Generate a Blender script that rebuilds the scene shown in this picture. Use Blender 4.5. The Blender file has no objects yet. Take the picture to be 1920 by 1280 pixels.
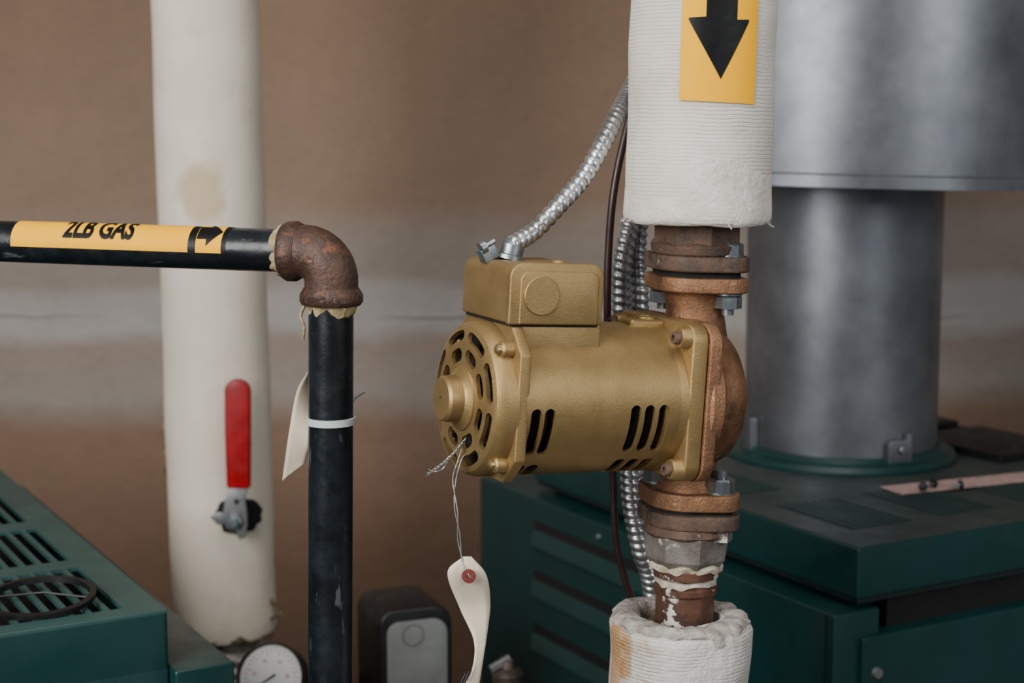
import bpy, bmesh, math, random, mathutils
from math import sin, cos, tan, pi, radians, atan2, sqrt
from mathutils import Vector, Matrix, noise, Euler
random.seed(3)
H=1.6; F=3000.0; PIT=radians(7.5)
def ray(px,py):
    x=(px-960)/F; v=(640-py)/F
    return Vector((x, cos(PIT)+v*sin(PIT), -sin(PIT)+v*cos(PIT)))
def P(px,py,Y):
    d=ray(px,py); return Vector((0,0,H))+d*(Y/d.y)
def PZ(px,py,z):
    d=ray(px,py); return Vector((0,0,H))+d*((z-H)/d.z)
sc=bpy.context.scene
# ---------------- materials
def srgb(r,g,b):
    f=lambda c:(c/255/12.92 if c/255<=.04045 else ((c/255+.055)/1.055)**2.4)
    return (f(r),f(g),f(b),1)
class NT:
    def __init__(s,name):
        s.m=bpy.data.materials.new(name); s.m.use_nodes=True
        s.t=s.m.node_tree; s.b=s.t.nodes['Principled BSDF']
        s.tc=s.t.nodes.new('ShaderNodeTexCoord')
    def n(s,k,**kw):
        nd=s.t.nodes.new(k)
        for a,b in kw.items():
            if a in nd.inputs: nd.inputs[a].default_value=b
            else: setattr(nd,a,b)
        return nd
    def l(s,a,b): s.t.links.new(a,b)
    def mapv(s,scale):
        mp=s.n('ShaderNodeMapping'); s.l(s.tc.outputs['Object'],mp.inputs[0]); mp.inputs['Scale'].default_value=scale; return mp.outputs[0]
    def noise(s,scale,detail=4,rough=.55,stretch=None,dist=0):
        n=s.n('ShaderNodeTexNoise'); n.inputs['Scale'].default_value=scale; n.inputs['Detail'].default_value=detail
        n.inputs['Roughness'].default_value=rough; n.inputs['Distortion'].default_value=dist
        s.l(s.mapv(stretch or (1,1,1)),n.inputs['Vector']); return n.outputs['Fac']
    def ramp(s,fac,stops,interp='LINEAR'):
        r=s.n('ShaderNodeValToRGB'); cr=r.color_ramp; cr.interpolation=interp
        while len(cr.elements)<len(stops): cr.elements.new(.5)
        for e,(p,c) in zip(cr.elements,stops): e.position=p; e.color=c
        s.l(fac,r.inputs[0]); return r.outputs[0]
    def mix(s,fac,a,b,mode='MIX'):
        m=s.n('ShaderNodeMix',data_type='RGBA',blend_type=mode)
        for k,v in ((0,fac),(6,a),(7,b)):
            if isinstance(v,(int,float,tuple)): m.inputs[k].default_value=v
            else: s.l(v,m.inputs[k])
        return m.outputs[2]
    def math(s,op,a,b=0.0):
        m=s.n('ShaderNodeMath',operation=op)
        for k,v in ((0,a),(1,b)):
            if isinstance(v,(int,float)): m.inputs[k].default_value=v
            else: s.l(v,m.inputs[k])
        return m.outputs[0]
    def spot(s,p,r0,r1,nf=40,amp=.02,scale=(1,1,1)):
        v=s.n('ShaderNodeVectorMath',operation='DISTANCE'); s.l(s.mapv(scale),v.inputs[0]); v.inputs[1].default_value=tuple(a*b for a,b in zip(p,scale))
        d=s.math('ADD',v.outputs['Value'],s.math('MULTIPLY',s.math('SUBTRACT',s.noise(nf,5,.6),.5),amp*2))
        m=s.n('ShaderNodeMapRange'); s.l(d,m.inputs[0]); m.inputs[1].default_value=r0; m.inputs[2].default_value=r1; m.inputs[3].default_value=1; m.inputs[4].default_value=0
        return m.outputs[0]
    def bump(s,h,strength=.3,dist=.001):
        b=s.n('ShaderNodeBump'); b.inputs['Strength'].default_value=strength; b.inputs['Distance'].default_value=dist
        s.l(h,b.inputs['Height']); s.l(b.outputs[0],s.b.inputs['Normal'])
def G(v): return (v,v,v,1)
def simple(name,c1,c2=None,scale=60,rough=.5,metal=0,bump=0,bscale=300,bdist=.0005,lo=.35,hi=.65,rvar=.1,c3=None,s3=25,t3=(.58,.66),stretch=None,c4=None,s4=90,t4=(.6,.7),spec=None):
    t=NT(name); c2=c2 or tuple(x*.8 for x in c1[:3])+(1,)
    col=t.ramp(t.noise(scale,5,.6,stretch),[(lo,c1),(hi,c2)])
    if c3:
        k=t.ramp(t.noise(s3,6,.65,stretch),[(t3[0],G(0)),(t3[1],G(1))]); col=t.mix(k,col,c3)
    if c4:
        k=t.ramp(t.noise(s4,7,.7),[(t4[0],G(0)),(t4[1],G(1))]); col=t.mix(k,col,c4)
    t.l(col,t.b.inputs['Base Color'])
    rr=t.ramp(t.noise(scale*1.7,3),[(.3,G(max(0,rough-rvar))),(.7,G(min(1,rough+rvar)))])
    t.l(rr,t.b.inputs['Roughness']); t.b.inputs['Metallic'].default_value=metal
    if spec is not None: t.b.inputs['Specular IOR Level'].default_value=spec
    if bump: t.bump(t.noise(bscale,5,.65),bump,bdist)
    return t.m
gold=simple('gold_paint',srgb(164,137,91),srgb(150,124,80),40,.43,.70,.6,900,.0004,rvar=.04)
gold2=simple('gold_screw',srgb(192,170,120),srgb(150,128,86),80,.35,.85)
bronze=simple('bronze_cast',srgb(156,114,82),srgb(114,80,56),45,.45,.55,1,420,.0009,c3=srgb(72,54,42),s3=30,t3=(.54,.70),c4=srgb(188,154,118),s4=110,t4=(.62,.72))
iron=simple('rusty_iron',srgb(104,80,64),srgb(72,58,50),60,.66,.2,.9,350,.001,c3=srgb(52,44,40),s3=40,t3=(.55,.66),c4=srgb(164,142,116),s4=120,t4=(.61,.69))
elbowm=simple('rusted_elbow',srgb(88,62,50),srgb(56,44,40),45,.46,.35,1,260,.0011,c3=srgb(122,78,54),s3=50,t3=(.54,.64),c4=srgb(160,128,104),s4=160,t4=(.63,.70),rvar=.14)
blackp=simple('black_gas_pipe',srgb(13,17,21),srgb(22,27,32),50,.32,.2,.4,300,.0004,c3=srgb(82,86,90),s3=110,t3=(.61,.70),stretch=(1,1,.3),c4=srgb(34,42,50),s4=18,t4=(.45,.7))
fit=simple('painted_fitting',srgb(128,122,115),srgb(86,79,72),40,.6,.2,.8,300,.0008,c3=srgb(206,201,192),s3=30,t3=(.58,.62),c4=srgb(98,70,54),s4=60,t4=(.6,.68))
fitc=simple('copper_sweat_joint',srgb(106,70,54),srgb(66,48,40),50,.5,.35,.7,300,.0008,c3=srgb(210,203,192),s3=48,t3=(.58,.61))
zinc=simple('zinc_steel',srgb(156,164,167),srgb(110,118,120),70,.38,.85,.3,300)
conduitm=simple('galvanised_conduit',srgb(200,201,203),srgb(160,161,163),50,.3,.9)
green=simple('green_enamel',srgb(8,46,45),srgb(11,52,51),12,.40,.0,.25,1200,.0003,rvar=.06,c3=srgb(34,56,55),s3=7,t3=(.55,.9))
green_top=simple('green_enamel_dusty',srgb(42,53,52),srgb(52,61,59),14,.5,.0,.3,1200,.0003,c3=srgb(74,79,77),s3=9,t3=(.45,.8))
green_refl=simple('green_enamel_reflection',srgb(40,72,69),srgb(46,80,77),12,.42,.0,.6,1400,.0004,rvar=.06)  # lighter copy of the green: reflected light on the left top painted in
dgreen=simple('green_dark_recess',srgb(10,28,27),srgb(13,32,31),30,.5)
black=simple('black_plastic',srgb(12,12,13),srgb(17,17,18),40,.45,.0,.2,500)
void=simple('dark_interior',srgb(6,5,5),srgb(11,9,8),40,.85)
copperw=simple('copper_winding',srgb(80,56,38),srgb(44,30,22),200,.5,.6)
greyplate=simple('grey_plate',srgb(140,142,138),srgb(116,118,114),12,.4,.35)
brownc=simple('brown_cable',srgb(52,32,28),srgb(40,25,22),60,.4)
red=simple('red_vinyl',srgb(158,0,14),srgb(134,0,10),30,.42,0,.2,60,.001)
lever=simple('zinc_lever',srgb(138,140,140),srgb(108,110,110),40,.45,.6)
yellow=simple('yellow_label',srgb(250,182,0),srgb(246,174,0),20,.55,0,rvar=.04,spec=.12)
ink=simple('black_ink',srgb(6,6,7),srgb(10,10,11),40,.5,spec=.25)
paper=simple('tag_paper',srgb(226,212,188),srgb(212,198,172),20,.75,0,.3,120)
rag=simple('thread_sealant',srgb(190,174,128),srgb(135,118,84),120,.8,0,.8,500,.001)
nylon=simple('nylon_tie',srgb(195,206,203),srgb(182,192,190),20,.4)
ringred=simple('eyelet_red',srgb(110,32,26),srgb(90,26,22),40,.6)
whitef=simple('dial_white',srgb(224,224,221),srgb(212,212,209),10,.3)
redink=simple('red_ink',srgb(190,60,60),srgb(180,50,50),10,.5)
pink=simple('pink_strip',srgb(200,166,160),srgb(172,140,134),120,.6,c3=srgb(120,84,80),s3=300,t3=(.6,.66))
greenlab=simple('green_label',srgb(20,130,70),srgb(20,120,64),20,.5)
wirem=simple('steel_wire',srgb(185,184,182),srgb(150,148,145),50,.35,.8)
floorm=simple('concrete_floor',srgb(104,98,92),srgb(84,80,76),6,.8,0,.4,80,.002)
ceilm=simple('ceiling_paint',srgb(170,164,156),srgb(160,154,146),6,.9)
def flue_mat():
    t=NT('flue_galvanised')
    col=t.ramp(t.noise(9,6,.62),[(.3,srgb(98,101,106)),(.5,srgb(118,121,126)),(.72,srgb(140,142,146))])
    t.l(col,t.b.inputs['Base Color']); t.b.inputs['Metallic'].default_value=.8
    t.l(t.ramp(t.noise(14,6,.6),[(.3,G(.36)),(.7,G(.48))]),t.b.inputs['Roughness'])
    t.bump(t.noise(500,3),.12,.0004); return t.m
flue=flue_mat()
def insul(name,rib,c1,c2,stain,ts=(.6,.78),rs=.35,ns=1.0,bs=.3,spots=(),dk=.94,crack=0):
    t=NT(name)
    col=t.ramp(t.noise(14,5,.6),[(.3,c1),(.7,c2)])
    k=t.ramp(t.noise(11,6,.6,(1,1,.8)),[(ts[0],G(0)),(ts[1],G(1))]); col=t.mix(t.math('MULTIPLY',k,.7),col,stain)
    for (p,r0,r1,c,scl) in spots:
        col=t.mix(t.math('MULTIPLY',t.spot(p,r0,r1,scale=scl,amp=.012),.75),col,c)
    w=t.n('ShaderNodeTexWave',wave_type='BANDS',bands_direction='Z'); w.inputs['Scale'].default_value=rib
    w.inputs['Distortion'].default_value=3.2; w.inputs['Detail'].default_value=3; w.inputs['Detail Scale'].default_value=.6
    t.l(t.tc.outputs['Object'],w.inputs['Vector'])
    amt=t.ramp(t.noise(16,3,.5),[(.38,G(.05)),(.66,G(1))])
    wv=t.math('MULTIPLY',t.ramp(w.outputs['Fac'],[(0,G(1)),(.4,G(0))]),amt)
    g=t.ramp(wv,[(0,G(1)),(1,G(dk))]); 
    col=t.mix(1.0,col,g,'MULTIPLY')
    t.l(col,t.b.inputs['Base Color']); t.b.inputs['Roughness'].default_value=.72
    h=t.math('ADD',t.math('MULTIPLY',wv,-rs),t.math('MULTIPLY',t.noise(170,5,.6),ns))
    h=t.math('ADD',h,t.math('MULTIPLY',t.noise(22,3,.5),2.0)); t.bump(h,bs,.0014)
    return t.m
RL=97.0/F*1.95
ins1=insul('painted_canvas_jacket',112,srgb(226,219,209),srgb(206,196,182),srgb(158,138,112),(.56,.82),.7,1.0,.5,dk=.84)
ins2=insul('canvas_jacket_cream',95,srgb(228,218,201),srgb(217,206,187),srgb(188,164,130),(.60,.80),.4,.8,.45,
   spots=(((.0,-RL,.54),.020,.034,srgb(192,164,126),(1,1,.8)),),dk=.90)
ins3=insul('plaster_jacket',112,srgb(216,212,204),srgb(190,184,174),srgb(182,154,116),(.56,.62),.7,2.0,.8,
   spots=(((-.052,-.020,-.205),.010,.014,srgb(176,124,68),(1,1,.3)),((-.044,-.033,-.200),.004,.008,srgb(168,118,64),(1,1,.3)),((-.030,-.046,-.222),.004,.008,srgb(176,134,84),(1,1,.5))),dk=.86)
insend=simple('rough_plaster_end',srgb(204,198,188),srgb(140,133,122),90,.85,0,1,250,.003)
def wall_mat():
    t=NT('drywall_taped')
    sep=t.n('ShaderNodeSeparateXYZ'); t.l(t.tc.outputs['Object'],sep.inputs[0])
    nz=t.noise(2.6,6,.62,(1,1,2.0)); nz2=t.noise(30,4,.7,(.4,1,2))
    z=t.math('ADD',sep.outputs['Z'],t.math('MULTIPLY',t.math('SUBTRACT',nz,.5),.10))
    z=t.math('ADD',z,t.math('MULTIPLY',sep.outputs['X'],-.02))
    z=t.math('ADD',z,t.math('MULTIPLY',t.math('SUBTRACT',nz2,.5),.012))
    f=t.math('MULTIPLY',t.math('SUBTRACT',z,.9),1/0.9)
    q=lambda zz:(zz-.9)/.9
    br=srgb(130,105,85); br2=srgb(144,119,99)
    mud=srgb(152,141,132)
    col=t.ramp(f,[(0,srgb(124,96,76)),(q(1.12),srgb(132,105,85)),(q(1.18),mud),(q(1.255),srgb(152,136,124)),(q(1.285),srgb(172,166,161)),(q(1.345),srgb(168,160,154)),(q(1.37),srgb(152,138,128)),(q(1.43),srgb(152,139,129)),(q(1.50),br2),(1,br)])
    dirt=t.ramp(t.noise(1.8,6,.65),[(.3,G(.82)),(.7,G(1.08))]); col=t.mix(1.0,col,dirt,'MULTIPLY')
    fib=t.ramp(t.noise(70,4,.7,(.6,1,2)),[(.35,G(.94)),(.65,G(1.05))]); col=t.mix(1.0,col,fib,'MULTIPLY')
    t.l(col,t.b.inputs['Base Color']); t.b.inputs['Roughness'].default_value=.8
    zz=t.math('ADD',sep.outputs['Z'],t.math('MULTIPLY',t.math('SUBTRACT',t.noise(5,2),.5),.03))
    wr=t.ramp(t.math('MULTIPLY',t.math('ABSOLUTE',t.math('SUBTRACT',zz,1.30)),100),[(0,G(1)),(.6,G(0))])
    t.bump(t.math('ADD',t.noise(20,5,.6),t.math('MULTIPLY',wr,t.ramp(t.noise(2.5,1),[(.42,G(0)),(.55,G(1))]))),.5,.010); return t.m
wallm=wall_mat()
# ---------------- geometry helpers
cur=[None]
def group(name,loc=(0,0,0),rot=(0,0,0),mtx=None):
    e=bpy.data.objects.new(name,None); sc.collection.objects.link(e); e.empty_display_size=.02
    e.location=loc; e.rotation_euler=rot
    if mtx is not None: e.matrix_world=mtx
    cur[0]=e; return e
def fin(name,bm,mat,loc=(0,0,0),rot=(0,0,0),smooth=35,bevel=0,top=False):
    if bevel:
        es=[e for e in bm.edges if len(e.link_faces)==2 and e.calc_face_angle(0)>radians(40)]
        if es: bmesh.ops.bevel(bm,geom=es,offset=bevel,segments=3,profile=.6,affect='EDGES',clamp_overlap=True)
    me=bpy.data.meshes.new(name); bm.to_mesh(me); bm.free()
    for p in me.polygons: p.use_smooth=True
    me.set_sharp_from_angle(angle=radians(smooth))
    ms=mat if isinstance(mat,list) else [mat]
    for m in ms: me.materials.append(m)
    o=bpy.data.objects.new(name,me); sc.collection.objects.link(o)
    o.location=loc; o.rotation_euler=rot
    if not top: o.parent=cur[0]
    return o
def lathe(name,prof,mat,loc=(0,0,0),rot=(0,0,0),seg=72,closed=False,jit=0,jf=20,jz=0,smooth=35,sides=None,**k):
    bm=bmesh.new(); n=sides or seg; rings=[]
    for (r,z) in prof:
        if r<1e-7: rings.append([bm.verts.new((0,0,z))]); continue
        rg=[]
        for i in range(n):
            a=2*pi*i/n; rr=r; zz=z
            if jit or jz:
                q=Vector((cos(a)*r,sin(a)*r,z))
                rr=r+jit*noise.noise(q*jf); zz=z+jz*noise.noise(q*jf+Vector((5,7,1)))
            rg.append(bm.verts.new((rr*cos(a),rr*sin(a),zz)))
        rings.append(rg)
    m=len(rings)
    for j in range(m if closed else m-1):
        A=rings[j];B=rings[(j+1)%m]
        for i in range(n):
            k2=(i+1)%n
            if len(A)==1 and len(B)==1: continue
            if len(A)==1: bm.faces.new((A[0],B[k2],B[i]))
            elif len(B)==1: bm.faces.new((A[i],A[k2],B[0]))
            else: bm.faces.new((A[i],A[k2],B[k2],B[i]))
    if not closed:
        if len(rings[0])>1: bm.faces.new(list(reversed(rings[0])))
        if len(rings[-1])>1: bm.faces.new(rings[-1])
    bmesh.ops.recalc_face_normals(bm,faces=bm.faces[:])
    return fin(name,bm,mat,loc,rot,smooth,**k)
def box(name,a,b,mat,loc=(0,0,0),rot=(0,0,0),bevel=.001,**k):
    bm=bmesh.new(); bmesh.ops.create_cube(bm,size=1)
    for v in bm.verts:
        v.co=Vector([a[i]+(v.co[i]+.5)*(b[i]-a[i]) for i in range(3)])
    return fin(name,bm,mat,loc,rot,bevel=bevel,**k)
def prism(name,pts,d0,d1,mat,axis='Z',loc=(0,0,0),rot=(0,0,0),bevel=0,**k):
    bm=bmesh.new(); ai={'X':0,'Y':1,'Z':2}[axis]
    def m(p,d):
        return (p[0],p[1],d) if axis=='Z' else ((p[0],d,p[1]) if axis=='Y' else (d,p[0],p[1]))
    A=[bm.verts.new(m(p,d0)) for p in pts]; B=[bm.verts.new(m(p,d1)) for p in pts]
    bm.faces.new(A); bm.faces.new(list(reversed(B)))
    n=len(pts)
    for i in range(n): bm.faces.new((A[i],A[(i+1)%n],B[(i+1)%n],B[i]))
    bmesh.ops.recalc_face_normals(bm,faces=bm.faces[:])
    if bevel:
        es=[e for e in bm.edges if abs(e.verts[0].co[ai]-e.verts[1].co[ai])<1e-7 or e.calc_face_angle(0)>radians(40)]
        bmesh.ops.bevel(bm,geom=es,offset=bevel,segments=3,profile=.5,affect='EDGES',clamp_overlap=True)
    return fin(name,bm,mat,loc,rot,**k)
def rrect(x0,x1,y0,y1,r,n=6,rs=None):
    rs=rs or (r,r,r,r); out=[]
    for (cx,cy,a0,rr) in ((x1,y1,0,rs[0]),(x0,y1,90,rs[1]),(x0,y0,180,rs[2]),(x1,y0,270,rs[3])):
        sx=-1 if cx==x1 else 1; sy=-1 if cy==y1 else 1
        for i in range(n+1):
            a=radians(a0+90*i/n); out.append((cx+sx*rr+rr*cos(a),cy+sy*rr+rr*sin(a)))
    return out
def spline(pts,n=12):
    pts=[Vector(p) for p in pts]; out=[]
    e=[pts[0]*2-pts[1]]+pts+[pts[-1]*2-pts[-2]]
    for i in range(1,len(e)-2):
        for j in range(n):
            t=j/n; a,b,c,d=e[i-1],e[i],e[i+1],e[i+2]
            out.append(.5*((2*b)+(c-a)*t+(2*a-5*b+4*c-d)*t*t+(3*b-a-3*c+d)*t**3))
    out.append(pts[-1]); return out
def tube(name,pts,r,mat,seg=14,rad=None,cap=True,**k):
    bm=bmesh.new(); n=len(pts); s=0; rings=[]
    T=[(pts[min(i+1,n-1)]-pts[max(i-1,0)]).normalized() for i in range(n)]
    nrm=T[0].orthogonal().normalized()
    for i,p in enumerate(pts):
        if i: s+=(p-pts[i-1]).length
        nrm=(nrm-T[i]*nrm.dot(T[i])).normalized(); bn=T[i].cross(nrm); rg=[]
        for j in range(seg):
            a=2*pi*j/seg; rr=rad(s,a) if rad else r
            rg.append(bm.verts.new(p+(nrm*cos(a)+bn*sin(a))*rr))
        rings.append(rg)
    for A,B in zip(rings,rings[1:]):
        for i in range(seg): bm.faces.new((A[i],A[(i+1)%seg],B[(i+1)%seg],B[i]))
    if cap: bm.faces.new(list(reversed(rings[0]))); bm.faces.new(rings[-1])
    bmesh.ops.recalc_face_normals(bm,faces=bm.faces[:])
    return fin(name,bm,mat,smooth=60,**k)
def resample(pts,step):
    out=[pts[0]]; acc=0
    for a,b in zip(pts,pts[1:]):
        L=(b-a).length
        if L==0: continue
        d=step-acc
        while d<=L: out.append(a.lerp(b,d/L)); d+=step
        acc=L-(d-step)
    return out
def flexconduit(name,pts,r,pitch=.0055,**k):
    pts=resample(spline(pts,20),pitch/8)
    def rad(s,a):
        ph=(s/pitch+a/(2*pi))%1.0
        return r*(.78+.26*(abs(sin(pi*ph))**.6))
    return tube(name,pts,r,conduitm,seg=20,rad=rad,**k)
def hexbolt(name,loc,r,h,mat,axis=(0,0,0)):
    return lathe(name,[(0,0),(r,0),(r,h*.85),(r*.86,h),(0,h)],mat,loc,axis,sides=6,smooth=20)
def cut(obj,cutters):
    for c in cutters:
        md=obj.modifiers.new('b','BOOLEAN'); md.operation='DIFFERENCE'; md.solver='EXACT'; md.object=c
    bpy.context.view_layer.update()
    dg=bpy.context.evaluated_depsgraph_get()
    me=bpy.data.meshes.new_from_object(obj.evaluated_get(dg))
    obj.modifiers.clear(); obj.data=me
    for p in me.polygons: p.use_smooth=True
    me.set_sharp_from_angle(angle=radians(30))
    for c in cutters: bpy.data.objects.remove(c)
def wrapbm(name,bm,R,mode,mat,loc=(0,0,0),rot=(0,0,0),step=.0015):
    ax=0 if mode=='V' else 1
    lo=min(v.co[ax] for v in bm.verts); hi=max(v.co[ax] for v in bm.verts)
    x=lo+step
    while x<hi:
        co=[0,0,0];co[ax]=x; no=[0,0,0];no[ax]=1
        bmesh.ops.bisect_plane(bm,geom=bm.verts[:]+bm.edges[:]+bm.faces[:],plane_co=co,plane_no=no,dist=1e-6); x+=step
    for v in bm.verts:
        if mode=='V': a=v.co.x/R; v.co=Vector((R*sin(a),-R*cos(a),v.co.y))
        else: a=v.co.y/R; v.co=Vector((v.co.x,-R*cos(a),R*sin(a)))
    return fin(name,bm,mat,loc,rot)
def polybm(polys):
    bm=bmesh.new()
    for p in polys: bm.faces.new([bm.verts.new((x,y,0)) for x,y in p])
    return bm
def textbm(s,width,height,x0,y0,bold=.02):
    cu=bpy.data.curves.new('t','FONT'); cu.body=s; cu.offset=bold; cu.resolution_u=4
    o=bpy.data.objects.new('t',cu); sc.collection.objects.link(o); bpy.context.view_layer.update()
    me=bpy.data.meshes.new_from_object(o.evaluated_get(bpy.context.evaluated_depsgraph_get()))
    bm=bmesh.new(); bm.from_mesh(me); bpy.data.objects.remove(o)
    xs=[v.co.x for v in bm.verts]; ys=[v.co.y for v in bm.verts]
    ax,bx,ay,by=min(xs),max(xs),min(ys),max(ys)
    for v in bm.verts:
        v.co=Vector((x0+(v.co.x-ax)/(bx-ax)*width, y0+(v.co.y-ay)/(by-ay)*height,0))
    return bm
# ---------------- room
box('wall_back',(-3,2.6,0),(3,2.7,3.0),wallm,bevel=0,top=True)
box('floor',(-3,-1.5,-.1),(3,2.7,0),floorm,bevel=0,top=True)
box('ceiling',(-3,-1.5,3.0),(3,2.7,3.1),ceilm,bevel=0,top=True)
# ---------------- pump frame
O=P(1297,740,1.2); TILT=.020
def zl(py): return P(1297,py,1.2).z-O.z
BASE=Matrix.Translation(O)@Euler((0,TILT,0)).to_matrix().to_4x4()
A25=radians(26)
SEP=.0285
def oval(phi,c=.0325,e=.0145,s=SEP):
    raw=[]
    for k in range(48):
        a=2*pi*k/48; raw+= [(c*cos(a),c*sin(a)),(s+e*cos(a),e*sin(a)),(-s+e*cos(a),e*sin(a))]
    idx=mathutils.geometry.convex_hull_2d([Vector(p) for p in raw])
    return [(raw[i][0]*cos(phi)-raw[i][1]*sin(phi),raw[i][0]*sin(phi)+raw[i][1]*cos(phi)) for i in idx]
PHI=radians(-38)
bolt=[(SEP*cos(PHI),SEP*sin(PHI)),(-SEP*cos(PHI),-SEP*sin(PHI))]
g=group('circulator_pump',mtx=BASE)
zt=zl(543); zb=zl(912)
prism('flange_top',oval(PHI),zt,zt+.0112,bronze,bevel=.0015)
prism('flange_bottom',oval(PHI),zb-.0130,zb,bronze,bevel=.0015)
lathe('neck_top',[(.026,.040),(.0235,.055),(.0215,.065),(.024,zt-.002),(.027,zt+.004)],bronze)
lathe('neck_bottom',[(.027,zb-.004),(.024,zb+.002),(.020,zb+.008),(.022,-.045),(.026,-.03)],bronze)
mrot=Matrix.Translation((0,0,-.0004))@Euler((0,radians(2.5),A25)).to_matrix().to_4x4()
RX=(0,radians(90),0)
def MO(o,dx=0):
    o.matrix_local=mrot@(Matrix.Translation(Vector(o.location)+Vector((dx,0,0)))@o.rotation_euler.to_matrix().to_4x4()); return o
FS=-.009
MO(lathe('volute',[(0,-.012),(.058,-.012),(.0605,-.010),(.0605,-.001),(.058,.002),(.056,.012),(.051,.024),(.040,.032),(.024,.036),(0,.037)],bronze,rot=RX),FS)
MO(prism('volute_plate',rrect(-.058,.058,-.0570,.0605,.016,6),-.0148,-.005,bronze,axis='X',bevel=.001),FS)
MO(prism('motor_flange',rrect(-.056,.056,-.0560,.0600,.013,6),-.0285,-.0155,gold,axis='X',bevel=.0018),FS)
MO(lathe('motor_shoulder',[(.0525,-.046),(.0545,-.040),(.0555,-.034),(.0560,-.028),(.050,-.026)],gold,rot=RX),FS)
for sy in (-1,1):
    for sz in (-1,1):
        zc=.0495 if sz>0 else -.0465
        MO(lathe('flange_lug',[(0,-.036),(.0068,-.036),(.0075,-.035),(.0085,-.026),(0,-.026)],gold,loc=(0,sy*.0465,zc),rot=RX,seg=24),FS)
        MO(lathe('flange_bolt',[(0,-.0385),(.0022,-.0385),(.0022,-.0405),(.0042,-.0405),(.0047,-.0395),(.0047,-.034),(0,-.034)],iron,loc=(0,sy*.0465,zc),rot=RX,seg=20),FS)
MO(lathe('top_lug',[(0,-.0055),(.0085,-.0055),(.009,-.004),(.008,.0025),(.0055,.003),(.0055,-.001),(0,-.001)],gold,loc=(-.048,-.004,.0580),seg=24))
MO(prism('oiler_rib',rrect(-.066,-.036,.048,.0590,.003),-.014,.006,gold,axis='Y',bevel=.003))
R=.0553
body=MO(lathe('motor_body',[(R,-.168),(R,-.03),(R-.003,-.03),(R-.003,-.168)],gold,rot=RX,closed=True,seg=128))
cs=[]
def slot(L,th,w,ln):
    pts=[]
    for k in range(9): a=pi*k/8; pts.append((w/2*cos(a),ln/2-w/2+w/2*sin(a)))
    for k in range(9): a=pi+pi*k/8; pts.append((w/2*cos(a),-ln/2+w/2+w/2*sin(a)))
    o=prism('c',pts,-.07,-.042,void,axis='Y')
    o.matrix_local=mrot@Matrix.Translation((-L,0,0))@Euler((radians(th),0,0)).to_matrix().to_4x4()
    return o
for L in (.160,.1495): cs.append(slot(L,18,.0084,.036))
for L in (.160,.1495): cs.append(slot(L,64,.0084,.028))
for L in (.0810,.0695,.0580): cs.append(slot(L,17,.0086,.037)); cs.append(slot(L,61,.0086,.030))
for L in (.160,.1495,.0810,.0695,.0580): cs.append(slot(L,161,.008,.03))
cut(body,cs)
MO(lathe('stator_core',[(0,-.15),(.036,-.15),(.040,-.125),(.046,-.12),(.046,-.045),(0,-.045)],void,rot=RX))
for L in (.158,.153,.148,.143,.085,.078,.071,.064,.057): MO(lathe('winding',[(.0465,-L-.0018),(.0490,-L),(.0465,-L+.0018),(.040,-L)],copperw,rot=RX,closed=True))
MO(prism('end_plate',[(-.0545,-.036),(-.0545,.038),(-.038,.0555),(.038,.0555),(.0545,.038),(.0545,-.036),(.036,-.0540),(-.036,-.0540)],-.1745,-.1660,gold,axis='X',bevel=.0012))
ob=.0555
bell=MO(lathe('end_bell',[(ob,.1735),(ob,.181),(ob-.001,.1855),(ob-.0035,.1890),(ob-.007,.1905),(.040,.192),(.012,.192),(.012,.189),(.040,.189),(ob-.009,.1875),(ob-.004,.184),(ob-.004,.1735)],gold,rot=(0,radians(-90),0),closed=True,seg=128))
def arcslot(r,a0,a1,w):
    pts=[];n=14;a0=radians(a0);a1=radians(a1);da=(w/2)/r
    for k in range(n+1): a=a0+da+(a1-a0-2*da)*k/n; pts.append(((r+w/2)*cos(a),(r+w/2)*sin(a)))
    for k in range(1,6):
        b=a1-da; c=(r*cos(b),r*sin(b)); t=b+pi*k/6; pts.append((c[0]+w/2*cos(t),c[1]+w/2*sin(t)))
    for k in range(n+1): a=a1-da-(a1-a0-2*da)*k/n; pts.append(((r-w/2)*cos(a),(r-w/2)*sin(a)))
    for k in range(1,6):
        b=a0+da; c=(r*cos(b),r*sin(b)); t=b+pi+pi*k/6; pts.append((c[0]+w/2*cos(t),c[1]+w/2*sin(t)))
    o=prism('c',pts,-.2,-.183,void,axis='X'); o.matrix_local=mrot.copy(); return o
cs=[]
for k in range(8):
    c=22.5+k*45
    cs.append(arcslot(.0447,c-18.5,c+18.5,.0076)); cs.append(arcslot(.0314,c-18.5,c+15.5,.0094))
cut(bell,cs)
MO(lathe('bell_dark_interior',[(0,.1748),(.0510,.1748),(.0510,.1752),(0,.1762)],void,rot=(0,radians(-90),0)))
MO(lathe('rotor_fan',[(.020,.1770),(.034,.1770),(.034,.1782),(.020,.1782)],copperw,rot=(0,radians(-90),0),closed=True,seg=24))
MO(lathe('hub',[(.0235,.190),(.0225,.1935),(.0185,.1955),(.0168,.197),(.0162,.206),(.0145,.2080),(.0017,.2083),(.0015,.2065),(0,.2065)],gold,rot=(0,radians(-90),0)))
for sy,sz in ((-1,1),(-1,-1),(1,1),(1,-1)):
    q_=.0400 if sy<0 else .0350
    MO(lathe('bell_ear',[(0,.1735),(.0060,.1735),(.0060,.1825),(.0048,.184),(0,.184)],gold,loc=(0,sy*q_,sz*q_),rot=(0,radians(-90),0),seg=24))
    MO(lathe('bell_screw',[(0,.183),(.0042,.183),(.0038,.1862),(.0018,.1875),(0,.1877)],gold2 if sy<0 else gold,loc=(0,sy*q_,sz*q_),rot=(0,radians(-90),0),seg=20))
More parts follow.
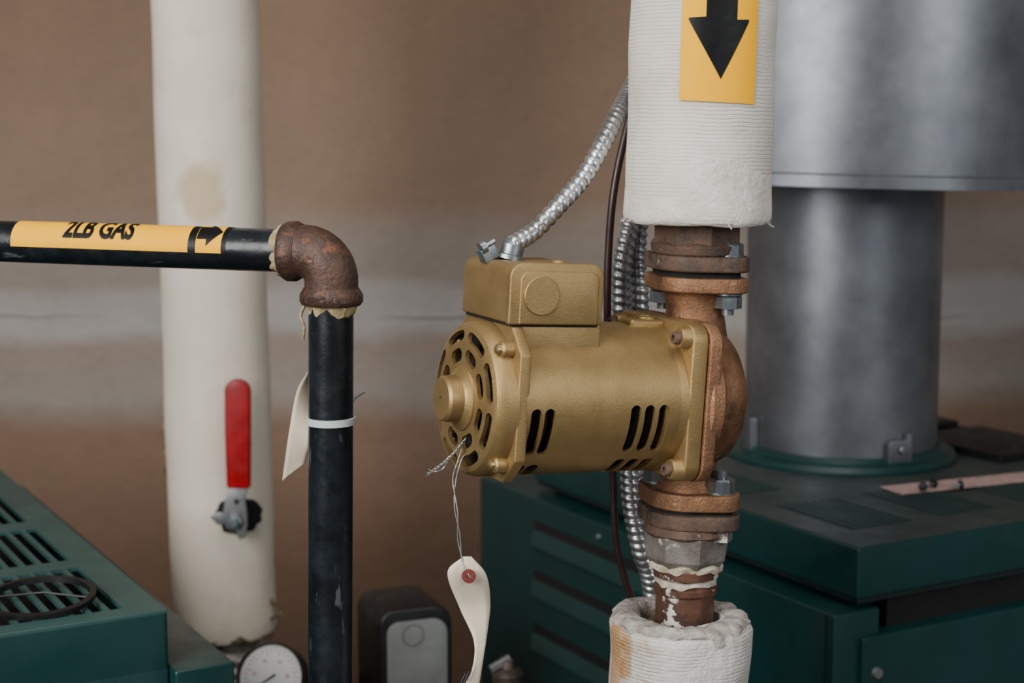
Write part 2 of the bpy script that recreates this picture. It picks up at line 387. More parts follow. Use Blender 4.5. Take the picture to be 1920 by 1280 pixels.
# junction box
MO(prism('pedestal',rrect(-.172,-.1035,.030,.060,.003,4),-.0365,.0365,gold,axis='Y',bevel=.001))
MO(prism('junction_box_base',rrect(-.1765,-.1055,.0575,.0985,.006,6,rs=(.009,.009,.002,.002)),-.035,.042,gold,axis='Y',bevel=.0015))
MO(prism('junction_box_cover',rrect(-.178,-.1045,.057,.1000,.006,8,rs=(.010,.010,.002,.002)),-.0390,-.033,gold,axis='Y',bevel=.0012))
MO(prism('junction_box_panel',rrect(-.1705,-.109,.0575,.0945,.005,8,rs=(.007,.007,.001,.001)),-.0404,-.034,gold,axis='Y',bevel=.0009))
MO(lathe('junction_box_knockout',[(0,.0395),(.0136,.0395),(.0136,.0414),(.0131,.0420),(0,.0420)],gold,loc=(-.1545,0,.0775),rot=(radians(90),0,0),seg=48,smooth=25))
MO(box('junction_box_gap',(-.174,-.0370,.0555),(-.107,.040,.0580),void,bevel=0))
MO(lathe('box_screw',[(0,0),(.0055,0),(.004,.0025),(0,.003)],gold,loc=(-.132,-.020,.0985)))
MO(lathe('conduit_locknut',[(0,0),(.011,0),(.011,.003),(.0085,.004),(.0085,.011),(0,.011)],zinc,loc=(-.155,.012,.0980),seg=24,rot=(0,radians(12),0)))
MO(box('connector_clamp',(-.006,-.005,0),(.006,.005,.010),zinc,loc=(-.170,.012,.0980),rot=(0,radians(-30),0)))
MO(lathe('clamp_screw',[(0,0),(.0045,0),(.0045,.004),(.002,.0045),(.002,.012),(0,.012)],zinc,loc=(-.180,.008,.1055),rot=(0,radians(60),0),seg=20))
# ---------------- pipe flanges
g=group('pipe_flange',mtx=BASE)
z1=zt+.0112+.0042
prism('flange_plate',oval(PHI,.0330,.0150,SEP),z1,z1+.0118,iron,bevel=.002)
prism('gasket',oval(PHI,.0275,.010,.027),zt+.0112,z1,void)
ztop=zl(420)
lathe('octagon_neck',[(.028,z1+.010),(.0320,z1+.013),(.0335,z1+.020),(.0335,ztop),(.02,ztop)],iron,sides=8,smooth=20,rot=(0,0,.2))
lathe('neck_round',[(.030,z1+.010),(.0335,z1+.013),(.0350,z1+.019),(.030,z1+.022)],iron)
for i,(x,y) in enumerate(bolt):
    hexbolt('bolt_head',(x,y,z1+.0128),.0104,.0086,zinc)
    lathe('bolt_washer',[(0,0),(.0106,0),(.0106,.0015),(0,.0015)],zinc,loc=(x,y,z1+.0116),seg=24)
    lathe('bolt_washer',[(0,0),(.0106,0),(.0106,.0015),(0,.0015)],zinc,loc=(x,y,zt-.0016),seg=24)
    hexbolt('bolt_nut',(x,y,zt-.0115),.0104,.0098,zinc)
    lathe('bolt_shank',[(0,0),(.0046,0),(.0046,.028),(0,.028)],zinc,loc=(x,y,zt-.0165),seg=16)
g=group('pipe_flange',mtx=BASE)
z2=zb-.0130
prism('flange_plate',oval(PHI,.0330,.0150,SEP),z2-.0150,z2-.0032,iron,bevel=.002)
prism('gasket',oval(PHI,.028,.010,.027),z2-.0034,z2,void)
lathe('octagon_neck',[(.022,z2-.047),(.028,z2-.046),(.0325,z2-.040),(.0345,z2-.022),(.030,z2-.014)],fit,sides=8,smooth=20,rot=(0,0,.2))
lathe('neck_round',[(.031,z2-.024),(.0345,z2-.020),(.031,z2-.013)],iron)
for i,(x,y) in enumerate(bolt):
    hexbolt('bolt_nut',(x,y,zb+.0015),.0106,.0095,zinc)
    lathe('bolt_washer',[(0,0),(.0112,0),(.0112,.0016),(0,.0016)],zinc,loc=(x,y,zb),seg=24)
    lathe('bolt_shank',[(0,0),(.0046,0),(.0046,.017),(0,.017)],zinc,loc=(x,y,zb),seg=16)
    hexbolt('bolt_head',(x,y,z2-.024),.0100,.009,fit)
g=group('copper_pipe_joint',mtx=BASE)
z3=z2-.046
lathe('copper_stub',[(.0,z3-.12),(.0225,z3-.12),(.0225,z3-.024),(.0245,z3-.022),(.0245,z3-.018),(.0215,z3-.015),(.0215,z3-.011),(.0262,z3-.009),(.0268,z3-.0005),(0,z3-.0003)],fitc,jit=.0012,jf=90)
lathe('sealant_ring',[(.022,z3-.004),(.0275,z3-.003),(.0285,z3+.001),(.027,z3+.004),(.022,z3+.003)],simple('sealant_paint',srgb(204,194,172),srgb(150,136,106),90,.8,0,.8,300,.001),closed=True,jit=.003,jf=110,jz=.004)
lathe('sealant_ring_low',[(.020,z3-.016),(.0238,z3-.0155),(.0240,z3-.011),(.020,z3-.010)],simple('sealant_paint_low',srgb(210,202,188),srgb(160,148,124),90,.8,0,.8,300,.001),closed=True,jit=.0025,jf=110,jz=.003)
# ---------------- insulation
def jacket(name,z0,z1,R,mat,ri=None,jit=.0016,step=.006,matr=BASE,lip=.004,part='jacket'):
    g=group(name,mtx=matr); prof=[]
    if ri: prof.append((ri,z0))
    prof+= [(R-lip,z0),(R-lip*.3,z0+lip*.4),(R,z0+lip)]
    z=z0+lip+step
    while z<z1-lip-step*.5: prof.append((R,z)); z+=step
    prof+= [(R,z1-lip),(R-lip*.35,z1-lip*.35),(R-lip,z1)]
    if ri: prof.append((ri,z1))
    lathe(part,prof,mat,closed=bool(ri),seg=120,jit=jit,jf=22,jz=jit,smooth=60)
    return g
zi=zl(417)
jacket('insulated_pipe',zi,3.0-O.z,.0540,ins1,ri=.0345,jit=.0016,lip=.0035,step=.008,matr=BASE@Matrix.Translation((-.0012,0,0)))
# painted end: same jacket surface, follows its relief and feathers out upwards
prof=[(.0345,zi+.0003),(.0495,zi-.0010),(.0534,zi-.0002),(.0548,zi+.003)]
for k in range(12): prof.append((.0550-.0013*(k/11)**1.5,zi+.006+k*.0038))
prof.append((.0345,zi+.050))
lathe('jacket_end_collar',prof,simple('painted_plaster_collar',srgb(226,220,211),srgb(208,200,189),40,.7,0,.9,170,.0020,c3=srgb(158,142,120),s3=34,t3=(.64,.74)),closed=True,seg=200,jit=.0015,jf=30,jz=.0026,smooth=60)
for k in range(7):
    a=radians(-175+random.random()*30 if k<4 else -90+random.random()*120); p=Vector((.054*cos(a),.054*sin(a),zi+.003))
    tube('frayed_thread',spline([p,p+Vector((cos(a)*.003,sin(a)*.003,-.002)),p+Vector((cos(a)*.005+random.uniform(-.003,.003),sin(a)*.005,-.001-random.random()*.004))],4),.0005,insend,seg=5)
def ps(y): return P(1312,y,1.2).z-O.z
Rs=.0554
wrapbm('flow_label',polybm([[(-.0218,ps(191)),(.0360,ps(196)),(.0360,ps(-120)),(-.0218,ps(-120))]]),Rs,'V',yellow)
c=.0074
wrapbm('flow_arrow',polybm([[(c,ps(152)),(.0278,ps(48)),(.0278,ps(44)),(.0181,ps(45)),(.0181,ps(-90)),(-.0044,ps(-90)),(-.0044,ps(41)),(-.0167,ps(43)),(-.0167,ps(47))]]),Rs+.0003,'V',ink)
zj=zl(1148)
BL=BASE@Matrix.Translation((-.003,0,0))
jacket('insulated_pipe',-O.z+.0,zj-.003,.0545,ins3,ri=.032,jit=.0035,step=.006,lip=.006,matr=BL)
lathe('jacket_rim',[(.0318,zj-.03),(.0318,zj-.004),(.0345,zj+.000),(.048,zj+.001),(.0530,zj-.003),(.0530,zj-.010),(.050,zj-.02)],insend,closed=True,seg=160,jit=.0032,jf=80,jz=.0026,smooth=60)
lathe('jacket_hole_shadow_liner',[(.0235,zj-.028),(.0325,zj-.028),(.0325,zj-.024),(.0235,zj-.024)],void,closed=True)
# left insulated pipe
YL=1.92
a=P(385,0,YL); b=P(422,1180,YL); d=(a-b).normalized()
q=Vector((0,0,1)).rotation_difference(d)
ML=Matrix.Translation(b)@q.to_matrix().to_4x4()
g=group('insulated_pipe',mtx=ML)
prof=[(RL*.6,0),(RL*.97,.0),(RL,.006)]
z=.02
while z<1.9: prof.append((RL,z)); z+=.02
prof+= [(RL*.6,z)]
lathe('jacket',prof,ins2,seg=96,closed=True,jit=.0022,jf=9,jz=.002,smooth=60)
tornm=simple('torn_paper',srgb(150,130,100),srgb(70,56,44),120,.9,0,1,300,.003)
lathe('torn_end',[(RL*.55,-.004),(RL*.96,-.005),(RL*1.0,.002),(RL*.98,.008),(RL*.55,.008)],tornm,closed=True,jit=.004,jf=60,jz=.007,smooth=60)
def onpipe(ang,z,e=.0015): return Vector(((RL+e)*sin(ang),-(RL+e)*cos(ang),z))
tube('torn_flap',spline([onpipe(1.25,.045,.0),onpipe(1.32,.035,.006),onpipe(1.38,.026,.010),onpipe(1.2,.02,.003)],6),.0022,tornm,seg=6)
tube('torn_edge',spline([onpipe(-1.40,.27),onpipe(-1.36,.255,.003),onpipe(-1.42,.235),onpipe(-1.37,.215,.003),onpipe(-1.42,.19)],6),.0016,tornm,seg=6)
g=group('pipe_union',mtx=Matrix.Translation(b))
wp=simple('white_pipe',srgb(190,182,170),srgb(135,124,112),60,.5,.1,.5,200,c3=srgb(90,66,50))
rm=simple('ring_metal',srgb(202,196,188),srgb(135,126,116),80,.4,.3)
lathe('pipe_stub',[(.0,-b.z),(.034,-b.z),(.034,-.006),(0,-.006)],wp)
for zz,rr in ((-.020,.046),(-.034,.049),(-.049,.045)): lathe('union_ring',[(.028,zz-.006),(rr-.002,zz-.005),(rr,zz),(rr-.002,zz+.005),(.028,zz+.006)],rm,closed=True,loc=(.016,-.012,0),rot=(0,radians(10),0))
# valve
YV=YL-RL-.012
V=P(445,970,YV); mp=YV/ray(445,970).y/F
g=group('valve_handle',loc=V,rot=(0,radians(1),0))
def px2(x,y): return ((x-445)*mp,(970-y)*mp)
hp=[px2(430,908),px2(427,800)]+[px2(451+24*cos(pi-pi*k/10),725-22*sin(pi*k/10)) for k in range(11)]+[px2(475,800),px2(474,908)]
prism('red_grip',hp,-.020,-.009,red,axis='Y',bevel=.0032)
lp=[px2(*p) for p in ((434,906),(470,906),(464,930),(467,950),(468,975),(464,1002),(452,1006),(447,990),(428,985),(422,960),(426,935))]
prism('lever_plate',lp,-.0165,-.0135,lever,axis='Y',bevel=.0006)
prism('lever_lug',[px2(*p) for p in ((397,965),(412,955),(430,958),(430,978),(412,980))],-.013,-.010,lever,axis='Y',bevel=.0006)
lathe('lever_hole',[(0,.0164),(.003,.0164),(.003,.0168),(0,.0168)],void,rot=(radians(90),0,0),loc=(.002,0,.023),seg=20)
lathe('stem',[(0,-.01),(.012,-.01),(.012,.013),(0,.013)],iron,rot=(radians(90),0,0))
hexbolt('stem_nut',(0,0-.0165,0),.0095,.006,zinc,(radians(90),0,0))
lathe('stem_tip',[(0,.022),(.0045,.022),(.0045,.0265),(0,.0265)],zinc,rot=(radians(90),0,0),seg=20)
bm=bmesh.new(); cv=[];n=40
for ring,(rx,rz) in enumerate(((.012,.012),(.027,.022))):
    rg=[]
    for k in range(n):
        a=2*pi*k/n; s=1+(.25*noise.noise(Vector((cos(a)*2.3,sin(a)*2.3,ring*4))) if ring else 0)
        x=rx*cos(a)*s; z=rz*sin(a)*s
        y=(YL-YV)-sqrt(max(RL**2-(x+.012)**2,1e-6))-.0045-(0.003 if not ring else 0)
        rg.append(bm.verts.new((x,y,z)))
    cv.append(rg)
for k in range(n): bm.faces.new((cv[0][k],cv[0][(k+1)%n],cv[1][(k+1)%n],cv[1][k]))
fin('torn_opening',bm,void,smooth=60)
# ---------------- gas pipe
E=P(621,473,1.2)
g=group('gas_pipe',mtx=Matrix.Translation(E)@Euler((0,.012,radians(-15))).to_matrix().to_4x4())
RG=.0163; rb=.0215
lathe('horizontal_run',[(0,-1.6),(RG,-1.6),(RG,-.03),(0,-.03)],blackp,rot=(0,radians(90),0))
arc=[Vector((-rb-.008,0,0)),Vector((-rb-.004,0,0))]+[Vector((-rb+rb*sin(t),0,-rb+rb*cos(t))) for t in [pi/2*k/14 for k in range(15)]]+[Vector((0,0,-rb-.006)),Vector((0,0,-rb-.012))]
tube('elbow_body',arc,.0203,elbowm,seg=40)
lathe('elbow_collar_a',[(.017,-rb-.0155),(.0212,-rb-.0155),(.0228,-rb-.0125),(.0228,-rb-.006),(.0205,-rb-.002),(.017,-rb-.002)],elbowm,rot=(0,radians(90),0),closed=True,jit=.0008,jf=80)
lathe('elbow_collar_b',[(.017,-rb-.019),(.0222,-rb-.018),(.0240,-rb-.015),(.0240,-rb-.010),(.021,-rb-.005),(.017,-rb-.005)],elbowm,closed=True,jit=.0008,jf=80)
lathe('sealant_a',[(.0155,-rb-.0205),(.0174,-rb-.0205),(.0190,-rb-.015),(.0155,-rb-.015)],rag,rot=(0,radians(90),0),closed=True,jit=.004,jf=200,jz=.004)
lathe('sealant_b',[(.0155,-rb-.026),(.0174,-rb-.025),(.0200,-rb-.018),(.0155,-rb-.017)],rag,closed=True,jit=.004,jf=200,jz=.004)
Vd=P(619,1280,1.2)-E; vdir=Vector((Vd.x,0,Vd.z)).normalized()
R15=Euler((0,.012,radians(-15))).to_matrix()
bot=R15.inverted()@(Vector((vdir.x/abs(vdir.z)*(E.z),0,-E.z)))
topv=R15.inverted()@(vdir*.03)
tube('vertical_run',[topv,bot],.0170,blackp,seg=64)
Rl=RG+.0004
wrapbm('gas_label',polybm([[(-.2615,-.0022),(-.110,-.0022),(-.110,.036),(-.2615,.036)]]),Rl,'H',yellow)
wrapbm('gas_arrow_label_edge',polybm([[(-.1095,-.0022),(-.079,-.0022),(-.079,.036),(-.1095,.036)]]),Rl-.0001,'H',ink)
wrapbm('gas_arrow_label',polybm([[(-.1035,-.0022),(-.0825,-.0022),(-.0825,.036),(-.1035,.036)]]),Rl+.0002,'H',yellow)
wrapbm('gas_arrow',polybm([[(-.1030,.0085),(-.095,.0085),(-.095,.003),(-.0828,.0155),(-.095,.028),(-.095,.0225),(-.1030,.0225)]]),Rl+.0005,'H',ink)
wrapbm('gas_lettering',textbm('2LB GAS',.0600,.0215,-.2165,.0058,.035),Rl+.0004,'H',ink)
tube('sealant_strand',spline([(-.019,-.006,-.040),(-.021,-.009,-.048),(-.018,-.010,-.056),(-.020,-.008,-.066)],8),.0013,rag,seg=6)
g=group('zip_tie',loc=P(621,788,1.2))
lathe('band',[(.0172,-.0028),(.0186,-.0026),(.0186,.0026),(.0172,.0028)],nylon,closed=True)
tube('tail',spline([(.010,.014,.004),(.016,.016,.014),(.024,.016,.020)],6),.0014,nylon,seg=6)
def sheet(name,L,Rr,mat,thick=.0004,n=16,m=5):
    a=spline(L,n);b=spline(Rr,n); bm=bmesh.new(); rows=[]
    for p,q_ in zip(a,b): rows.append([bm.verts.new(p.lerp(q_,k/m)) for k in range(m+1)])
    for r0,r1 in zip(rows,rows[1:]):
        for k in range(m): bm.faces.new((r0[k],r0[k+1],r1[k+1],r1[k]))
    o=fin(name,bm,mat,smooth=60)
    md=o.modifiers.new('s','SOLIDIFY'); md.thickness=thick; return o
g=group('paper_tag')
Y0=1.215
sheet('tag_sheet',[P(576,698,Y0),P(556,735,Y0),P(542,810,Y0),P(529,902,Y0+.02)],[P(588,712,Y0+.015),P(583,760,Y0+.01),P(584,820,Y0),P(572,868,Y0+.01)],paper)
g=group('paper_tag')
Y1=1.09
sheet('tag_sheet',[P(868,1043,Y1),P(839,1074,Y1-.006),P(862,1140,Y1+.006),P(888,1200,Y1),P(886,1250,Y1-.012),P(868,1290,Y1-.02),P(850,1330,Y1-.02)],
      [P(884,1043,Y1),P(912,1078,Y1+.004),P(919,1130,Y1+.014),P(914,1180,Y1+.01),P(905,1240,Y1-.004),P(896,1290,Y1-.012),P(880,1335,Y1-.012)],paper)
ey=P(879,1080,Y1-.0045)
lathe('eyelet',[(.0016,-.0006),(.0050,-.0006),(.0050,.0006),(.0016,.0006)],ringred,loc=ey,rot=(radians(90),0,radians(-15)),closed=True,seg=32)
bi=simple('blue_ink',srgb(70,80,110),None,20,.6)
for k in range(4):
    tube('tag_line',[P(872+k*7,1262-k*4,Y1-.0175+k*.0015),P(862+k*7,1284-k*3,Y1-.0215+k*.0015)],.0002,bi,seg=4)
g=group('hanging_wire')
tube('wire_a',spline([P(880,845,1.105),P(866,860,1.098),P(855,900,1.096),P(852,950,1.092),P(862,1000,1.09),P(866,1050,1.088),P(879,1078,1.085)],10),.0004,wirem,seg=6)
tube('wire_b',spline([P(868,835,1.105),P(858,865,1.096),P(849,900,1.095),P(858,960,1.09),P(858,1010,1.09),P(868,1052,1.088)],10),.0004,wirem,seg=6)
tw=spline([P(874,822,1.105),P(850,850,1.098),P(826,872,1.092),P(800,890,1.09)],20)
for ph in (0,pi):
    tube('wire_twist',[p+Vector((0,sin(i*.7+ph)*.0008,cos(i*.7+ph)*.0010)) for i,p in enumerate(tw)],.00042,wirem,seg=6)
tube('wire_end',spline([P(826,872,1.092),P(838,866,1.09),P(828,880,1.09),P(812,884,1.09),P(803,878,1.09)],8),.0004,wirem,seg=6)
# ---------------- conduits
g=group('flexible_conduit')
s0=BASE@mrot@Vector((-.155,.012,.108))
pq=[s0,P(1003,432,1.165),P(1045,388,1.17),P(1092,335,1.185),P(1130,270,1.20),P(1157,215,1.225),P(1182,165,1.28),P(1225,60,1.31),P(1245,-100,1.32),P(1250,-400,1.32)]
flexconduit('armored_run',pq,.0066,pitch=.0068)
g=group('flexible_conduit')
flexconduit('armored_drop',[P(1225,200,1.31),P(1190,380,1.30),P(1168,480,1.29),P(1165,560,1.29),P(1172,680,1.29),P(1180,860,1.29),P(1186,950,1.29),P(1202,1030,1.29),P(1225,1120,1.30),P(1240,1400,1.31)],.0082,pitch=.0068)
flexconduit('armored_drop_b',[P(1240,200,1.33),P(1203,380,1.31),P(1194,480,1.31),P(1199,560,1.31),P(1196,680,1.32),P(1190,860,1.325),P(1196,940,1.33),P(1214,1020,1.33),P(1240,1110,1.34),P(1250,1400,1.35)],.0078,pitch=.0068)
g=group('brown_cable')
tube('cable',spline([P(1215,100,1.30),P(1178,230,1.28),P(1152,350,1.27),P(1141,470,1.27),P(1139,600,1.27),P(1144,760,1.28),P(1150,900,1.28),P(1155,1010,1.28),P(1172,1085,1.285),P(1190,1160,1.29),P(1200,1400,1.30)],14),.0032,brownc,seg=12)
# ---------------- boilers
ZT=1.2; TH=radians(29.5)
C=PZ(1610,1030,ZT)
g=group('boiler',loc=C,rot=(0,0,TH))
box('lid',(0,0,-.050),(.57,.62,-.0),green,bevel=.003)
box('lid_dust',(.004,.004,-.001),(.566,.616,.0006),green_top,bevel=0)
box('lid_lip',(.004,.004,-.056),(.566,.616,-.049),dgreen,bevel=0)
zlow=-.062
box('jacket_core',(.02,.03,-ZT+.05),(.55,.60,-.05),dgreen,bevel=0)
box('side_jacket',(-.028,.0,-.80),(.03,.717,zlow),green,bevel=.003)
box('front_panel',(.004,-.006,-.80),(.57,.02,-.088),green,bevel=.003)
box('gap_shade_strip',(.05,.012,-.088),(.57,.03,-.05),void,bevel=0)  # near-black strip painting the shade in the gap under the lid
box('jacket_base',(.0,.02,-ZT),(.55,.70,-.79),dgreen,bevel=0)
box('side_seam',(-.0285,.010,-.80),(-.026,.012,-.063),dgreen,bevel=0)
box('rear_cabinet',(.03,.62,-.80),(.5,.715,-.064),green,bevel=.003)
def louver(y0,y1,z,h=.028):
    bm=bmesh.new(); x=-.028
    A=[(x,z-h),(x-.011,z-h*.75),(x-.010,z-h*.6),(x,z)]
    l=[bm.verts.new((p[0],y0+ (0 if i in(0,3) else .012),p[1])) for i,p in enumerate(A)]
    r=[bm.verts.new((p[0],y1- (0 if i in(0,3) else .012),p[1])) for i,p in enumerate(A)]
    bm.faces.new(l); bm.faces.new(r[::-1])
    for i in range(4): bm.faces.new((l[i],l[(i+1)%4],r[(i+1)%4],r[i]))
    bmesh.ops.recalc_face_normals(bm,faces=bm.faces[:])
    fin('louver',bm,green,bevel=.001)
    box('louver_slit',(x-.001,y0+.004,z-.004),(x+.001,y1-.004,z+.010),void,bevel=0)
for k,zz in enumerate((-.10,-.165,-.235)): louver(.27,.575,zz)
lathe('panel_screw',[(0,0),(.004,0),(.003,.003),(0,.003)],zinc,loc=(-.028,.42,-.078),rot=(0,radians(-90),0),seg=16)
lathe('panel_screw',[(0,0),(.006,0),(.005,.004),(0,.004)],lever,loc=(.022,-.006,-.125),rot=(radians(90),0,0),seg=16)
box('green_sticker',(-.0286,.34,-.30),(-.028,.37,-.235),greenlab,bevel=0)
lathe('flue_collar',[(.110,-.001),(.142,-.001),(.143,.004),(.139,.010),(.130,.012),(.125,.018),(.1195,.018),(.1195,-.001)],green,loc=(.295,.368,0),closed=True,seg=96)
def tl(px,py):
    w=PZ(px,py,ZT)-C; return (w.x*cos(TH)+w.y*sin(TH), -w.x*sin(TH)+w.y*cos(TH))
vplate=simple('vent_plate_green',srgb(26,46,44),srgb(32,52,50),20,.5)
vrib=simple('vent_rib_green',srgb(36,54,52),srgb(42,60,58),20,.5)
def vent(x0,x1,y0,y1,n):
    box('vent_plate',(x0,y0,.0004),(x1,y1,.0016),vplate,bevel=.0005)
    for k in range(n):
        x=x0+(k+.5)*(x1-x0)/n
        box('vent_rib',(x-.0018,y0+.006,.0014),(x+.0018,y1-.006,.0026),vrib,bevel=.0004)
vent(.045,.125,.06,.18,8); vent(.165,.245,.06,.18,8); vent(.29,.38,.05,.16,8)
vent(.03,.10,.24,.40,7)
box('rear_vent',(.42,.42,.0005),(.55,.60,.010),black,bevel=.001)
box('rear_vent',(.42,.22,.0005),(.55,.38,.010),black,bevel=.001)
x_,y_=tl(1690,932)
ang=atan2(tl(1920,908)[1]-y_,tl(1920,908)[0]-x_)
g=group('label_strip',mtx=Matrix.Translation(C+Vector((0,0,.001)))@Euler((0,0,TH)).to_matrix().to_4x4()@Matrix.Translation((x_,y_,0))@Euler((0,0,ang)).to_matrix().to_4x4())
box('strip',(0,0,.0022),(.25,.040,.0028),pink,bevel=0)
for px_,py_ in ((1730,912),(1750,906),(1800,908)):
    w=PZ(px_,py_,ZT+.0095)
    g=group('sheet_metal_screw',loc=w,rot=(radians(80),0,random.random()*3))
    lathe('screw_head',[(0,0),(.0055,0),(.0055,.002),(.003,.0035),(0,.0035)],dgreen,sides=6)
    lathe('screw_shank',[(0,-.014),(.0012,-.011),(.0018,0),(0,0)],zinc,seg=10)
# flue
fc=C+Vector((.295*cos(TH)-.368*sin(TH),.295*sin(TH)+.368*cos(TH),0))
g=group('flue_pipe',loc=fc,rot=(0,radians(-.2),0))
hz=P(1585,350,fc.y-.25).z-ZT
lathe('flue_barrel',[(.1178,.002),(.1178,.02),(.1178,hz+.004),(.05,hz+.004)],flue,seg=128)
prism('bracket',[(-.016,-.0),(.016,-.0),(.016,.042),(.010,.042),(.010,.035),(-.012,.035),(-.016,.030)],-.1285,-.1185,flue,axis='Y',rot=(0,0,radians(22)),bevel=.0006,loc=(0,0,.004))
hexbolt('bracket_bolt',(.1305*sin(radians(22)),-.1305*cos(radians(22)),.028),.005,.004,zinc,(radians(90),0,radians(22)))
prism('bracket_left',rrect(-.010,.010,0,.05,.003),-.1285,-.1185,flue,axis='Y',rot=(0,0,radians(-72)),loc=(0,0,.004))
g=group('draft_hood',loc=fc+Vector((.015,0,hz)),rot=(0,radians(1.2),0))
hr=.25; hh=.262
lathe('hood',[(.138,.012),(hr-.004,.012),(hr-.004,-.003),(hr+.002,-.003),(hr+.002,.010),(hr,.012),(hr,hh),(hr+.002,hh),(hr+.002,hh+.008),(hr-.003,hh+.008),(.12,hh+.14),(.12,3.0-ZT-hz-.01),(.06,3.0-ZT-hz-.01)],flue,seg=160)
# left boiler
C2=PZ(313,1142,ZT)
g=group('boiler',loc=C2,rot=(0,0,TH))
W=.75;D=.72
def tl2(px,py,z=ZT):
    w=PZ(px,py,z)-C2; return (w.x*cos(TH)+w.y*sin(TH), -w.x*sin(TH)+w.y*cos(TH))
top=box('top_panel',(-W,0,-.004),(0,D,0),green_refl,bevel=.0012)
xr=tl2(228,1138)[0]
cs=[]
for (p0,p1) in (((228,1140),(150,1062)),((143,1048),(78,988)),((72,975),(20,925)),((5,915),(-30,885))):
    y0=tl2(*p0)[1]; y1=tl2(*p1)[1]
    for k in range(24):
        x1=xr-k*.0150
        bmc=box('c',(x1-.0105,y0,-.01),(x1,y1,.01),void,bevel=0); cs.append(bmc)
cut(top,cs)
box('jacket',(-W,0,-ZT+.0),(0,D,-.05),green,bevel=.002)
box('jacket_upper_front',(-W,0,-.052),(0,.004,-.003),green,bevel=.001)
box('jacket_upper_side',(-.004,0,-.052),(0,D,-.003),green,bevel=.001)
box('plenum_floor',(-W+.01,.01,-.051),(-.01,D-.01,-.045),void,bevel=0)
x2,y2=tl2(440,1240,1.15)
box('side_cabinet',(0.001,y2,-ZT),(x2,D+.05,-.05),green,bevel=.003)
g=group('wire_ring',loc=PZ(75,1133,ZT)+Vector((0,0,.006)),rot=(radians(5),0,0))
lathe('ring',[(.0410,-.002),(.0465,-.002),(.0470,.0025),(.0415,.003)],black,closed=True,seg=80)
tube('ring_spoke',[Vector((-.044,.0,0)),Vector((0,.012,.0)),Vector((.044,0,0))],.0010,black,seg=6)
# ---------------- control box
YB=1.72
c0=P(720,1290,YB)
g=group('electrical_control_box',loc=(c0.x,c0.y,c0.z),rot=(0,0,radians(22)))
wb=.078;hb=.088
prism('housing',rrect(-.004,wb+.003,-.10,hb,.01,8,rs=(.022,.018,.003,.003)),0,.09,black,axis='Y',bevel=.003)
prism('face_plate',rrect(.004,wb-.003,-.10,hb-.014,.01,8,rs=(.018,.014,.002,.002)),-.0015,.004,greyplate,axis='Y',bevel=.0006)
lathe('knockout',[(.0115,.001),(.0128,.001),(.0128,.0024),(.0115,.0024)],lever,loc=(.034,0,hb-.030),rot=(radians(90),0,0),closed=True,seg=40)
box('stand',(.01,.02,-c0.z),(.06,.07,-.09),black)
# gauge
YG=1.6
gc=P(508,1270,YG); Rg=67/F*1.65
g=group('pressure_gauge',loc=gc,rot=(radians(70),0,radians(-12)))
lathe('case',[(0,-.03),(Rg*.8,-.03),(Rg*.95,-.02),(Rg,-.002),(Rg,.004),(Rg*.97,.006),(Rg*.93,.004),(Rg*.91,-.001),(0,-.001)],simple('gauge_bezel',srgb(78,74,70),srgb(54,50,48),60,.35,.7))
lathe('dial',[(0,-.0005),(Rg*.91,-.0005),(Rg*.91,.0002),(0,.0002)],whitef)
for k in range(28):
    a=radians(-45+270*k/27); r0=Rg*(.70 if k%3 else .64); 
    tube('tick',[Vector((r0*cos(a),r0*sin(a),.0004)),Vector((Rg*.80*cos(a),Rg*.80*sin(a),.0004))],.00035,redink,seg=4)
def flat(name,s,w,h,x,y,z,mat): 
    bm=textbm(s,w,h,x,y,.0); 
    for v in bm.verts: v.co.z=z
    return fin(name,bm,mat)
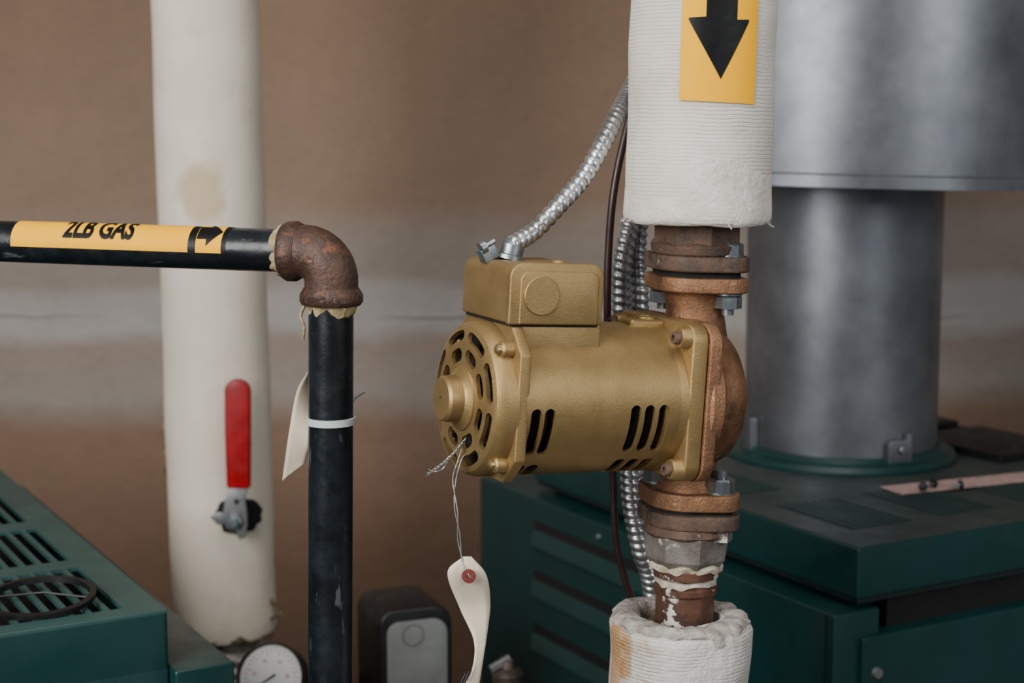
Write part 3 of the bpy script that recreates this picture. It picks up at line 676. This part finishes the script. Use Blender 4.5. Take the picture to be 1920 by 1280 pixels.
for k,s in enumerate(('0','20','40','60','80','100')):
    a=radians(225-54*k); r0=Rg*.50; flat('numeral',s,.0022*len(s),.0032,r0*cos(a)-.0011*len(s),r0*sin(a)-.0016,.0005,redink)
prism('needle',[(-.001,-.006),(.001,-.006),(.0003,Rg*.6),(-.0003,Rg*.6)],.001,.0014,ink,rot=(0,0,2.2))
lathe('stem',[(.0,-.25),(.009,-.25),(.009,-.028),(0,-.028)],iron)
dv=P(952,1272,1.62)
g=group('drain_valve',loc=dv)
lathe('pipe',[(0,-dv.z),(.012,-dv.z),(.012,-.005),(.016,-.003),(.017,.006),(.014,.010),(.008,.012),(.006,.020),(0,.021)],simple('weathered_brass',srgb(84,72,62),srgb(50,42,38),80,.5,.5),seg=32)
box('tee_handle',(-.012,-.003,.016),(.012,.003,.023),lever,rot=(0,radians(-25),radians(20)),bevel=.001)
# ---------------- lights
def area(name,loc,tgt,size,power,col=(1,1,1),sy=None):
    l=bpy.data.lights.new(name,'AREA'); l.energy=power; l.size=size; l.color=col
    if sy: l.shape='RECTANGLE'; l.size_y=sy
    o=bpy.data.objects.new(name,l); sc.collection.objects.link(o); o.location=loc
    o.rotation_euler=(Vector(tgt)-Vector(loc)).to_track_quat('-Z','Y').to_euler(); return o
area('key_light',(-1.4,-.6,2.3),(.1,1.5,1.2),1.3,86,(1,.99,.975),1.4)  # unseen soft key light from the upper front left, not a window
area('fill_light',(1.5,-.4,2.2),(.3,1.7,1.2),.8,19,(.94,.97,1))  # unseen weak fill light added from the right, not a fixture
area('overhead_light',(.1,.7,2.9),(.1,1.4,1.0),.8,12,(1,.99,.97))
w=bpy.data.worlds.new('w'); sc.world=w; w.use_nodes=True
w.node_tree.nodes['Background'].inputs[0].default_value=(.84,.88,.95,1); w.node_tree.nodes['Background'].inputs[1].default_value=.19
# ---------------- camera
cd=bpy.data.cameras.new('camera'); cd.sensor_width=36; cd.lens=F*36/1920; cd.clip_start=.05
co=bpy.data.objects.new('camera',cd); sc.collection.objects.link(co)
co.location=(0,0,H); co.rotation_euler=(radians(90)-PIT,0,0)
cd.dof.use_dof=True; cd.dof.focus_distance=1.16; cd.dof.aperture_fstop=7
sc.camera=co
